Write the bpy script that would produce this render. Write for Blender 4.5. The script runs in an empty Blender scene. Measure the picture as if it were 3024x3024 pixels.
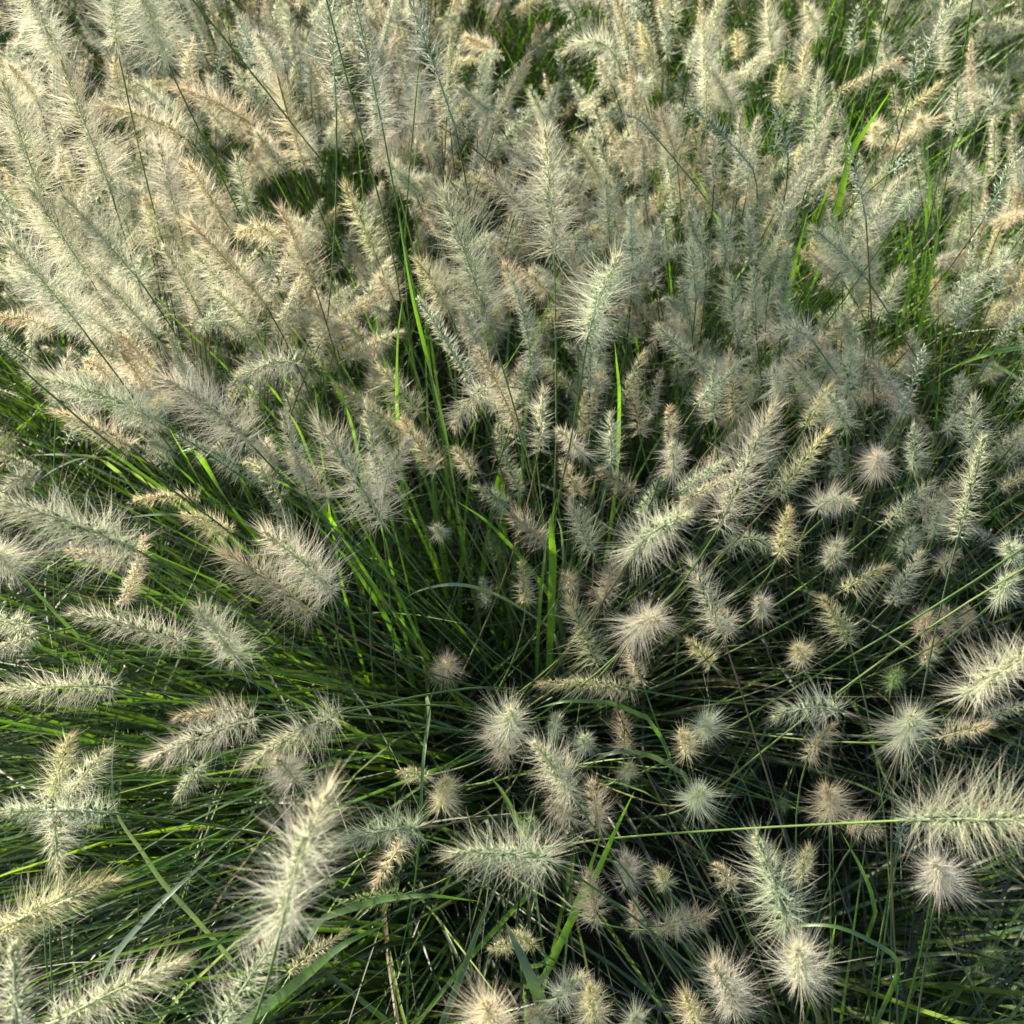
import bpy, math, random
import numpy as np
from mathutils import Vector
R_ = math.radians
rng = np.random.default_rng(11)
random.seed(11)
sc = bpy.context.scene
COL = sc.collection

# ------------------------------------------------------------------ camera, sky, sun, exposure
CAM = np.array([0.0, 0.0, 1.80]); PITCH = 55.0; FOV = 54.0
cd = bpy.data.cameras.new('camera'); cam = bpy.data.objects.new('camera', cd); COL.objects.link(cam)
cam.location = CAM; cam.rotation_euler = (R_(90 - PITCH), 0, 0)
cd.sensor_width = 36; cd.sensor_height = 36; cd.angle = R_(FOV); cd.clip_start = 0.02; cd.clip_end = 500
cd.dof.use_dof = True; cd.dof.focus_distance = 0.95; cd.dof.aperture_fstop = 11.0   # a phone's small lens: far plumes go slightly soft
sc.camera = cam
SUN_EL, SUN_AZ = 31.0, -52.0         # azimuth from +Y (away from viewer), clockwise; negative = left
w = bpy.data.worlds.new('World'); sc.world = w; w.use_nodes = True
nt = w.node_tree; nt.nodes.clear()
sky = nt.nodes.new('ShaderNodeTexSky'); sky.sky_type = 'NISHITA'; sky.sun_disc = False
sky.sun_elevation = R_(SUN_EL); sky.sun_rotation = R_(SUN_AZ)
bg = nt.nodes.new('ShaderNodeBackground'); bg.inputs[1].default_value = 0.08
wo = nt.nodes.new('ShaderNodeOutputWorld'); nt.links.new(sky.outputs[0], bg.inputs[0]); nt.links.new(bg.outputs[0], wo.inputs[0])
sd = bpy.data.lights.new('sun', 'SUN'); sd.energy = 5.0; sd.angle = R_(0.5); sd.color = (1.0, 0.91, 0.72)
so = bpy.data.objects.new('sun', sd); COL.objects.link(so)
sv = Vector((math.sin(R_(SUN_AZ)) * math.cos(R_(SUN_EL)), math.cos(R_(SUN_AZ)) * math.cos(R_(SUN_EL)), math.sin(R_(SUN_EL))))
so.rotation_euler = sv.to_track_quat('Z', 'Y').to_euler(); so.location = sv * 20
sc.view_settings.view_transform = 'Standard'; sc.view_settings.look = 'None'
sc.view_settings.exposure = 1.55; sc.view_settings.gamma = 1.0
cy = sc.cycles
cy.max_bounces = 8; cy.diffuse_bounces = 5; cy.transmission_bounces = 4; cy.glossy_bounces = 2; cy.transparent_max_bounces = 4

# ------------------------------------------------------------------ small maths
def nrm(v):
    v = np.asarray(v, float); return v / np.maximum(np.linalg.norm(v, axis=-1, keepdims=True), 1e-9)
TH = math.tan(R_(FOV / 2)); CP, SP = math.cos(R_(PITCH)), math.sin(R_(PITCH))
FWD = np.array([0, CP, -SP]); UP = np.array([0, SP, CP]); RT = np.array([1.0, 0, 0])
FPX = 1512 / TH                                   # focal length in photo pixels (3024 wide)
def ray(px, py):
    return nrm(FWD + RT * ((px - 1512) / FPX) - UP * ((py - 1512) / FPX))
def at_z(px, py, z):
    d = ray(px, py); return CAM + d * ((z - CAM[2]) / d[2])
def project(P):
    v = np.asarray(P, float) - CAM; z = v @ FWD
    return 1512 + (v @ RT) / z * FPX, 1512 - (v @ UP) / z * FPX, z
TL = {'A': (0, 0), 'B': (1010, 0), 'C': (2014, 0), 'D': (0, 1010), 'E': (1010, 1010), 'F': (2014, 1010), 'G': (0, 2014), 'H': (1010, 2014), 'I': (2014, 2014)}
K = 1010 / 1932
def tp(t, x, y): return TL[t][0] + x * K, TL[t][1] + y * K

# ------------------------------------------------------------------ materials
def new_mat(name):
    m = bpy.data.materials.new(name); m.use_nodes = True; n = m.node_tree; n.nodes.clear(); return m, n
def leafy(name, trans, gloss, rough, transtint=(1, 1, 1), noise=0.0, streak=False):
    m, n = new_mat(name); N = n.nodes.new; L = n.links.new
    at = N('ShaderNodeAttribute'); at.attribute_name = 'tint'
    col = at.outputs['Color']
    if noise:
        tc = N('ShaderNodeTexCoord'); nz = N('ShaderNodeTexNoise'); nz.inputs['Scale'].default_value = 38; nz.inputs['Detail'].default_value = 3
        L(tc.outputs['Object'], nz.inputs['Vector'])
        mr = N('ShaderNodeMapRange'); mr.inputs['To Min'].default_value = 1 - noise; mr.inputs['To Max'].default_value = 1 + noise
        L(nz.outputs['Fac'], mr.inputs['Value'])
        mx = N('ShaderNodeVectorMath'); mx.operation = 'SCALE'; L(col, mx.inputs[0]); L(mr.outputs[0], mx.inputs['Scale']); col = mx.outputs[0]
    if streak:                                     # fine lengthwise veins of a blade
        a2 = N('ShaderNodeAttribute'); a2.attribute_name = 'across'
        wv = N('ShaderNodeMath'); wv.operation = 'MULTIPLY'; wv.inputs[1].default_value = 26.0; L(a2.outputs['Fac'], wv.inputs[0])
        sn = N('ShaderNodeMath'); sn.operation = 'SINE'; L(wv.outputs[0], sn.inputs[0])
        m2 = N('ShaderNodeMapRange'); m2.inputs['From Min'].default_value = -1; m2.inputs['To Min'].default_value = 0.78; m2.inputs['To Max'].default_value = 1.12
        L(sn.outputs[0], m2.inputs['Value'])
        mx2 = N('ShaderNodeVectorMath'); mx2.operation = 'SCALE'; L(col, mx2.inputs[0]); L(m2.outputs[0], mx2.inputs['Scale']); col = mx2.outputs[0]
    df = N('ShaderNodeBsdfDiffuse'); L(col, df.inputs[0])
    tr = N('ShaderNodeBsdfTranslucent')
    tm = N('ShaderNodeVectorMath'); tm.operation = 'MULTIPLY'; L(col, tm.inputs[0]); tm.inputs[1].default_value = transtint; L(tm.outputs[0], tr.inputs[0])
    m1 = N('ShaderNodeMixShader'); m1.inputs[0].default_value = trans; L(df.outputs[0], m1.inputs[1]); L(tr.outputs[0], m1.inputs[2])
    gl = N('ShaderNodeBsdfGlossy'); gl.inputs['Roughness'].default_value = rough
    fr = N('ShaderNodeLayerWeight'); pw = N('ShaderNodeMath'); pw.operation = 'POWER'; pw.inputs[1].default_value = 4.0; L(fr.outputs['Facing'], pw.inputs[0])
    pa = N('ShaderNodeMath'); pa.operation = 'MULTIPLY_ADD'; pa.inputs[1].default_value = .45; pa.inputs[2].default_value = .045; L(pw.outputs[0], pa.inputs[0])
    fm = N('ShaderNodeMath'); fm.operation = 'MULTIPLY'; fm.inputs[1].default_value = gloss; L(pa.outputs[0], fm.inputs[0])
    m3 = N('ShaderNodeMixShader'); L(fm.outputs[0], m3.inputs[0]); L(m1.outputs[0], m3.inputs[1]); L(gl.outputs[0], m3.inputs[2])
    o = N('ShaderNodeOutputMaterial'); L(m3.outputs[0], o.inputs[0]); return m
M_BR = leafy('plume_bristle', 0.62, 0.3, 0.55)
M_SP = leafy('plume_spikelet', 0.35, 0.4, 0.5)
M_ST = leafy('grass_stem', 0.05, 0.2, 0.65, noise=0.35)
M_BL = leafy('grass_leaf', 0.42, 1.3, 0.46, transtint=(1.9, 2.1, 0.45), noise=0.2, streak=True)
def soil_mat():
    m, n = new_mat('dark_soil'); N = n.nodes.new; L = n.links.new
    tc = N('ShaderNodeTexCoord'); nz = N('ShaderNodeTexNoise'); nz.inputs['Scale'].default_value = 22; nz.inputs['Detail'].default_value = 8
    L(tc.outputs['Object'], nz.inputs['Vector'])
    cr = N('ShaderNodeValToRGB'); cr.color_ramp.elements[0].color = (0.012, 0.010, 0.006, 1); cr.color_ramp.elements[1].color = (0.06, 0.045, 0.025, 1)
    L(nz.outputs['Fac'], cr.inputs[0]); b = N('ShaderNodeBsdfPrincipled'); b.inputs['Roughness'].default_value = 0.95
    L(cr.outputs[0], b.inputs['Base Color']); bp = N('ShaderNodeBump'); bp.inputs['Strength'].default_value = 0.8; L(nz.outputs['Fac'], bp.inputs['Height']); L(bp.outputs[0], b.inputs['Normal'])
    o = N('ShaderNodeOutputMaterial'); L(b.outputs[0], o.inputs[0]); return m
M_SOIL = soil_mat()

# ------------------------------------------------------------------ mesh accumulator
class MB:
    def __init__(s): s.v = []; s.c = []; s.a = []; s.f = []; s.n = 0
    def add(s, verts, faces, tint, across=None):
        verts = np.asarray(verts, np.float32); k = len(verts)
        s.v.append(verts); s.c.append(np.broadcast_to(np.asarray(tint, np.float32), (k, 3)))
        s.a.append(np.zeros(k, np.float32) if across is None else np.asarray(across, np.float32))
        s.f.append(np.asarray(faces, np.int64) + s.n if not isinstance(faces, list) else [np.asarray(q, np.int64) + s.n for q in faces]); s.n += k
    def mesh(s, name, mat, origin=(0, 0, 0), smooth=False):
        V = np.concatenate(s.v) - np.asarray(origin, np.float32)
        Cc = np.concatenate(s.c); A = np.concatenate(s.a)
        quads, tris = [], []
        for f in s.f:
            for g in (f if isinstance(f, list) else [f]):
                if len(g): (quads if g.shape[1] == 4 else tris).append(g)
        Q = np.concatenate(quads) if quads else np.zeros((0, 4), np.int64)
        T = np.concatenate(tris) if tris else np.zeros((0, 3), np.int64)
        me = bpy.data.meshes.new(name)
        me.vertices.add(len(V)); me.vertices.foreach_set('co', V.astype(np.float32).ravel())
        li = np.concatenate([Q.ravel(), T.ravel()]); me.loops.add(len(li)); me.loops.foreach_set('vertex_index', li.astype(np.int32))
        st = np.concatenate([np.arange(len(Q)) * 4, len(Q) * 4 + np.arange(len(T)) * 3]); me.polygons.add(len(st))
        me.polygons.foreach_set('loop_start', st.astype(np.int32))
        if smooth: me.polygons.foreach_set('use_smooth', np.ones(len(st), bool))
        ca = me.attributes.new('tint', 'FLOAT_COLOR', 'POINT'); ca.data.foreach_set('color', np.c_[Cc, np.ones(len(Cc))].astype(np.float32).ravel())
        if A.any(): aa = me.attributes.new('across', 'FLOAT', 'POINT'); aa.data.foreach_set('value', A)
        me.materials.append(mat); me.update(calc_edges=True); return me
def link(name, me, parent=None):
    o = bpy.data.objects.new(name, me); COL.objects.link(o)
    if parent: o.parent = parent
    return o
def tag(o, label=None, cat=None, group=None, kind=None):
    if label: o['label'] = label
    if cat: o['category'] = cat
    if group: o['group'] = group
    if kind: o['kind'] = kind

def bez2(a, b, c, t): t = t[:, None]; return (1 - t) ** 2 * a + 2 * t * (1 - t) * b + t * t * c
def bez3(a, b, c, d, t): t = t[:, None]; return (1 - t) ** 3 * a + 3 * t * (1 - t) ** 2 * b + 3 * t * t * (1 - t) * c + t ** 3 * d
def frames(P):
    T = nrm(np.gradient(P, axis=0)); h = np.array([0.31, 0.17, 0.93]) if abs(T[0][2]) < 0.8 else np.array([0.9, 0.3, 0.1])
    N1 = nrm(np.cross(T, h)); N2 = np.cross(T, N1); return T, N1, N2
def tube(mb, P, r, tint, k=5):
    P = np.asarray(P); n = len(P); T, N1, N2 = frames(P); r = np.broadcast_to(r, (n,))
    an = np.arange(k) * 2 * math.pi / k
    V = (P[:, None, :] + r[:, None, None] * (np.cos(an)[None, :, None] * N1[:, None, :] + np.sin(an)[None, :, None] * N2[:, None, :])).reshape(-1, 3)
    i, j = np.meshgrid(np.arange(n - 1), np.arange(k), indexing='ij'); i = i.ravel(); j = j.ravel(); j2 = (j + 1) % k
    F = np.c_[i * k + j, i * k + j2, (i + 1) * k + j2, (i + 1) * k + j]
    tint = np.asarray(tint); tint = np.repeat(tint, k, axis=0) if tint.ndim == 2 else tint
    mb.add(V, F, tint)

# ------------------------------------------------------------------ a plume: rachis + spikelets, and its bristles
KIND = {                      # bristle colour, tip-of-plume colour, bristle end colour, spikelet colour
 'c': ((.86, .83, .67), (.76, .70, .48), (.66, .59, .47), (.58, .65, .38)),
 'p': ((.80, .76, .63), (.72, .62, .48), (.64, .54, .46), (.58, .61, .38)),
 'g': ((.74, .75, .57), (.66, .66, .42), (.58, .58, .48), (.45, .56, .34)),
 't': ((.82, .75, .58), (.76, .62, .40), (.66, .51, .36), (.68, .64, .36)),
 'y': ((.82, .78, .56), (.78, .67, .36), (.68, .58, .40), (.67, .69, .34)),
 's': ((.72, .75, .62), (.62, .65, .46), (.60, .57, .47), (.42, .53, .36)),
 'v': ((.34, .45, .20), (.34, .43, .17), (.36, .39, .20), (.27, .41, .13)),
}
def plume(B, M, T, R, kind, dens, wd, mh, mbr, man=None, mean=None):
    cb, ct, ce, cs = [np.array(q) for q in KIND[kind]]
    L = np.linalg.norm(T - B)
    ns = int(np.clip(L * 1150, 45, 230) * (0.62 if kind == 's' else 1.0)); nb = max(3, int(10 * dens * (0.55 if kind == 's' else 1)))
    if dens < 0.8: ns = int(ns * 0.75)
    ts = np.linspace(0, 1, 14); P = bez2(B, M, T, ts)
    v1 = rng.uniform(.9, 1.08) ; cb = cb * v1 * (1 + rng.normal(0, .025, 3)); cs = cs * v1
    tube(mh, P, np.linspace(.0011, .0004, 14), cs * .75, 4)
    t = np.clip((np.arange(ns) + rng.uniform(0, 1, ns)) / ns, 0, .995)
    pt = bez2(B, M, T, t); tg = nrm(bez2(B, M, T, np.minimum(t + .02, 1.0)) - bez2(B, M, T, np.maximum(t - .02, 0.0)))
    h = np.array([0.31, 0.87, 0.13]); N1 = nrm(np.cross(tg, h)); N2 = np.cross(tg, N1)
    ph = np.arange(ns) * 2.39996 + rng.normal(0, .35, ns)
    rad = np.cos(ph)[:, None] * N1 + np.sin(ph)[:, None] * N2
    ang = np.radians(np.interp(t, [0, .12, .5, .85, 1], [100, 82, 66, 46, 14]) + rng.normal(0, 9, ns))
    d = nrm(np.cos(ang)[:, None] * tg + np.sin(ang)[:, None] * rad)
    prof = np.interp(t, [0, .08, .3, .6, .85, 1], [.62, .9, 1, .88, .62, .46])
    sl = (.0062 if kind != 's' else .0078) * rng.uniform(.8, 1.2, ns) * np.interp(t, [0, .7, 1], [1, 1, .7]); 
    # spikelet: slim diamond prism of 3 sides
    s0 = pt + d * .0012; side = nrm(np.cross(d, rng.normal(0, 1, (ns, 3)))); sd2 = np.cross(d, side)
    ww = (.00085 if wd < .0005 else .0011); mid = s0 + d * sl[:, None] * .42; tip = s0 + d * sl[:, None]
    V = np.stack([s0, mid + side * ww, mid - side * ww * .5 + sd2 * ww * .87, mid - side * ww * .5 - sd2 * ww * .87, tip], 1).reshape(-1, 3)
    b = np.arange(ns)[:, None] * 5
    F = np.concatenate([b + np.array([[0, 1, 2]]), b + [[0, 2, 3]], b + [[0, 3, 1]], b + [[4, 2, 1]], b + [[4, 3, 2]], b + [[4, 1, 3]]])
    k1 = (np.interp(t, [0, .72, 1], [0, .1, .9]) * 1.0)[:, None]
    sc_ = cs * (1 - k1) + ct * k1; sc_ = sc_ * rng.uniform(.75, 1.2, (ns, 1))
    mh.add(V, F, np.repeat(sc_, 5, axis=0))
    # bristles: lopsided, with thin spots and a few tangled tufts
    p0 = rng.uniform(0, 6.28); lob = (1 + .20 * np.cos(ph - p0) + .12 * np.cos(2 * ph + p0 * 3)) * rng.uniform(.8, 1.15, ns)
    lob[rng.uniform(0, 1, ns) < .08] *= .4
    n = ns * nb; ii = np.repeat(np.arange(ns), nb)
    cone = np.where(rng.uniform(0, 1, n) < .8, .34, .7)[:, None]
    bd = nrm(d[ii] + cone * rng.normal(0, .6, (n, 3)))
    ln = R * prof[ii] * (.36 + .84 * rng.uniform(0, 1, n) ** 1.4) * lob[ii]; ln[rng.uniform(0, 1, n) < .06] *= 1.3
    curl = nrm(tg[ii] * .55 + np.array([0, 0, -.35]) + rng.normal(0, .55, (n, 3))) * (ln * rng.uniform(.04, .2, n) * np.where(rng.uniform(0, 1, n) < .2, 2.4, 1))[:, None]
    a = pt[ii] + d[ii] * .0015; m = a + bd * (ln * .55)[:, None] + curl * .22; e = a + bd * ln[:, None] + curl
    wv = nrm(np.cross(bd, rng.normal(0, 1, (n, 3)))) * wd * .5
    V = np.stack([a - wv, a + wv, m + wv * .85, m - wv * .85, e], 1).reshape(-1, 3)
    b = np.arange(n)[:, None] * 5
    kt = np.interp(t, [0, .6, 1], [0, .08, .85])[ii][:, None]
    cc = (cb * (1 - kt) + ct * kt) * rng.uniform(.82, 1.14, (n, 1))
    c_mid = cc * .85 + ce * .15; c_end = cc * .35 + ce * .65
    mbr.add(V, [b + np.array([[0, 1, 2, 3]]), b + np.array([[3, 2, 4]])], np.stack([cc * .4 + cs * .5, cc * .4 + cs * .5, c_mid, c_mid, c_end], 1).reshape(-1, 3))
    if man is not None:                            # small rust-red anthers dangling from a few florets
        q = rng.choice(ns, min(ns, mean or 12), replace=False)
        for i in q:
            am = MB()
            o = pt[i] + d[i] * rng.uniform(.008, R * .55)
            for s in (-1,):
                dd = nrm(nrm(d[i]) + rng.normal(0, .6, 3)); tube(am, np.array([o, o + dd * .0016, o + dd * .0034]), np.array([.0004, .0006, .0003]) if s < 0 else np.array([.0003, .0005, .0003]), (.22, .055, .03), 4)
            man.append(am)

def stem_curve(G, B, dr, n=16, sway=None):
    D = np.linalg.norm(B - G); up = np.array([0, 0, 1.0])
    out = nrm((B - G) * np.array([1, 1, 0]) + 1e-6)
    c1 = G + (nrm(B - G) * .55 + up * .45) * D * .38 - out * .02
    c2 = B - nrm(nrm(dr) * .75 + nrm(B - G) * .45) * D * .28
    if c2[2] > B[2] + .03: c2[2] = B[2] + .03
    if c2[2] < B[2] * .45: c2[2] = B[2] * .45
    return bez3(G, c1, c2, B, np.linspace(0, 1, n))
STEMC = [(.10, .17, .055), (.13, .21, .06), (.085, .12, .06), (.16, .22, .07), (.17, .12, .07)]

# ------------------------------------------------------------------ clumps of the field
CL = []
def addclump(px, py): p = at_z(px, py, 0); CL.append(p)
for F_ in [(1040, 1440), (760, 1560), (1500, 1360), (1240, 1130), (560, 1250), (880, 1000), (1660, 980), (1180, 830), (700, 900), (400, 1050)]:
    addclump(F_[0] * 1.5652, F_[1] * 1.5652)
ctr = np.array(CL)[:, :2]
gx = np.arange(-3.3, 3.4, .46); gy = np.arange(-1.0, 6.2, .46)
for ix, x in enumerate(gx):
    for y in gy:
        p = np.array([x + rng.uniform(-.15, .15), y + (ix % 2) * .23 + rng.uniform(-.13, .13)])
        if np.min(np.linalg.norm(np.array(CL)[:, :2] - p, axis=1)) < .33: continue
        CL.append(np.array([p[0], p[1], 0.0]))
CLA = np.array(CL)
def pick_clump(B, dr):
    v = B[:2] - CLA[:, :2]; d = np.linalg.norm(v, axis=1); dx = dr[:2]
    hor = np.linalg.norm(dx)
    want = .10 + .38 * hor * (B[2] / 1.0)
    al = (v @ dx) / np.maximum(d * max(hor, 1e-3), 1e-6)
    cost = np.abs(d - want) * 2.2 + (1 - al) * .55 * hor + (d > .85) * 5
    i = int(np.argmin(cost)); a = rng.uniform(0, 6.28); r = rng.uniform(.01, .07)
    return CLA[i] + np.array([math.cos(a) * r, math.sin(a) * r, 0])

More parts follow.
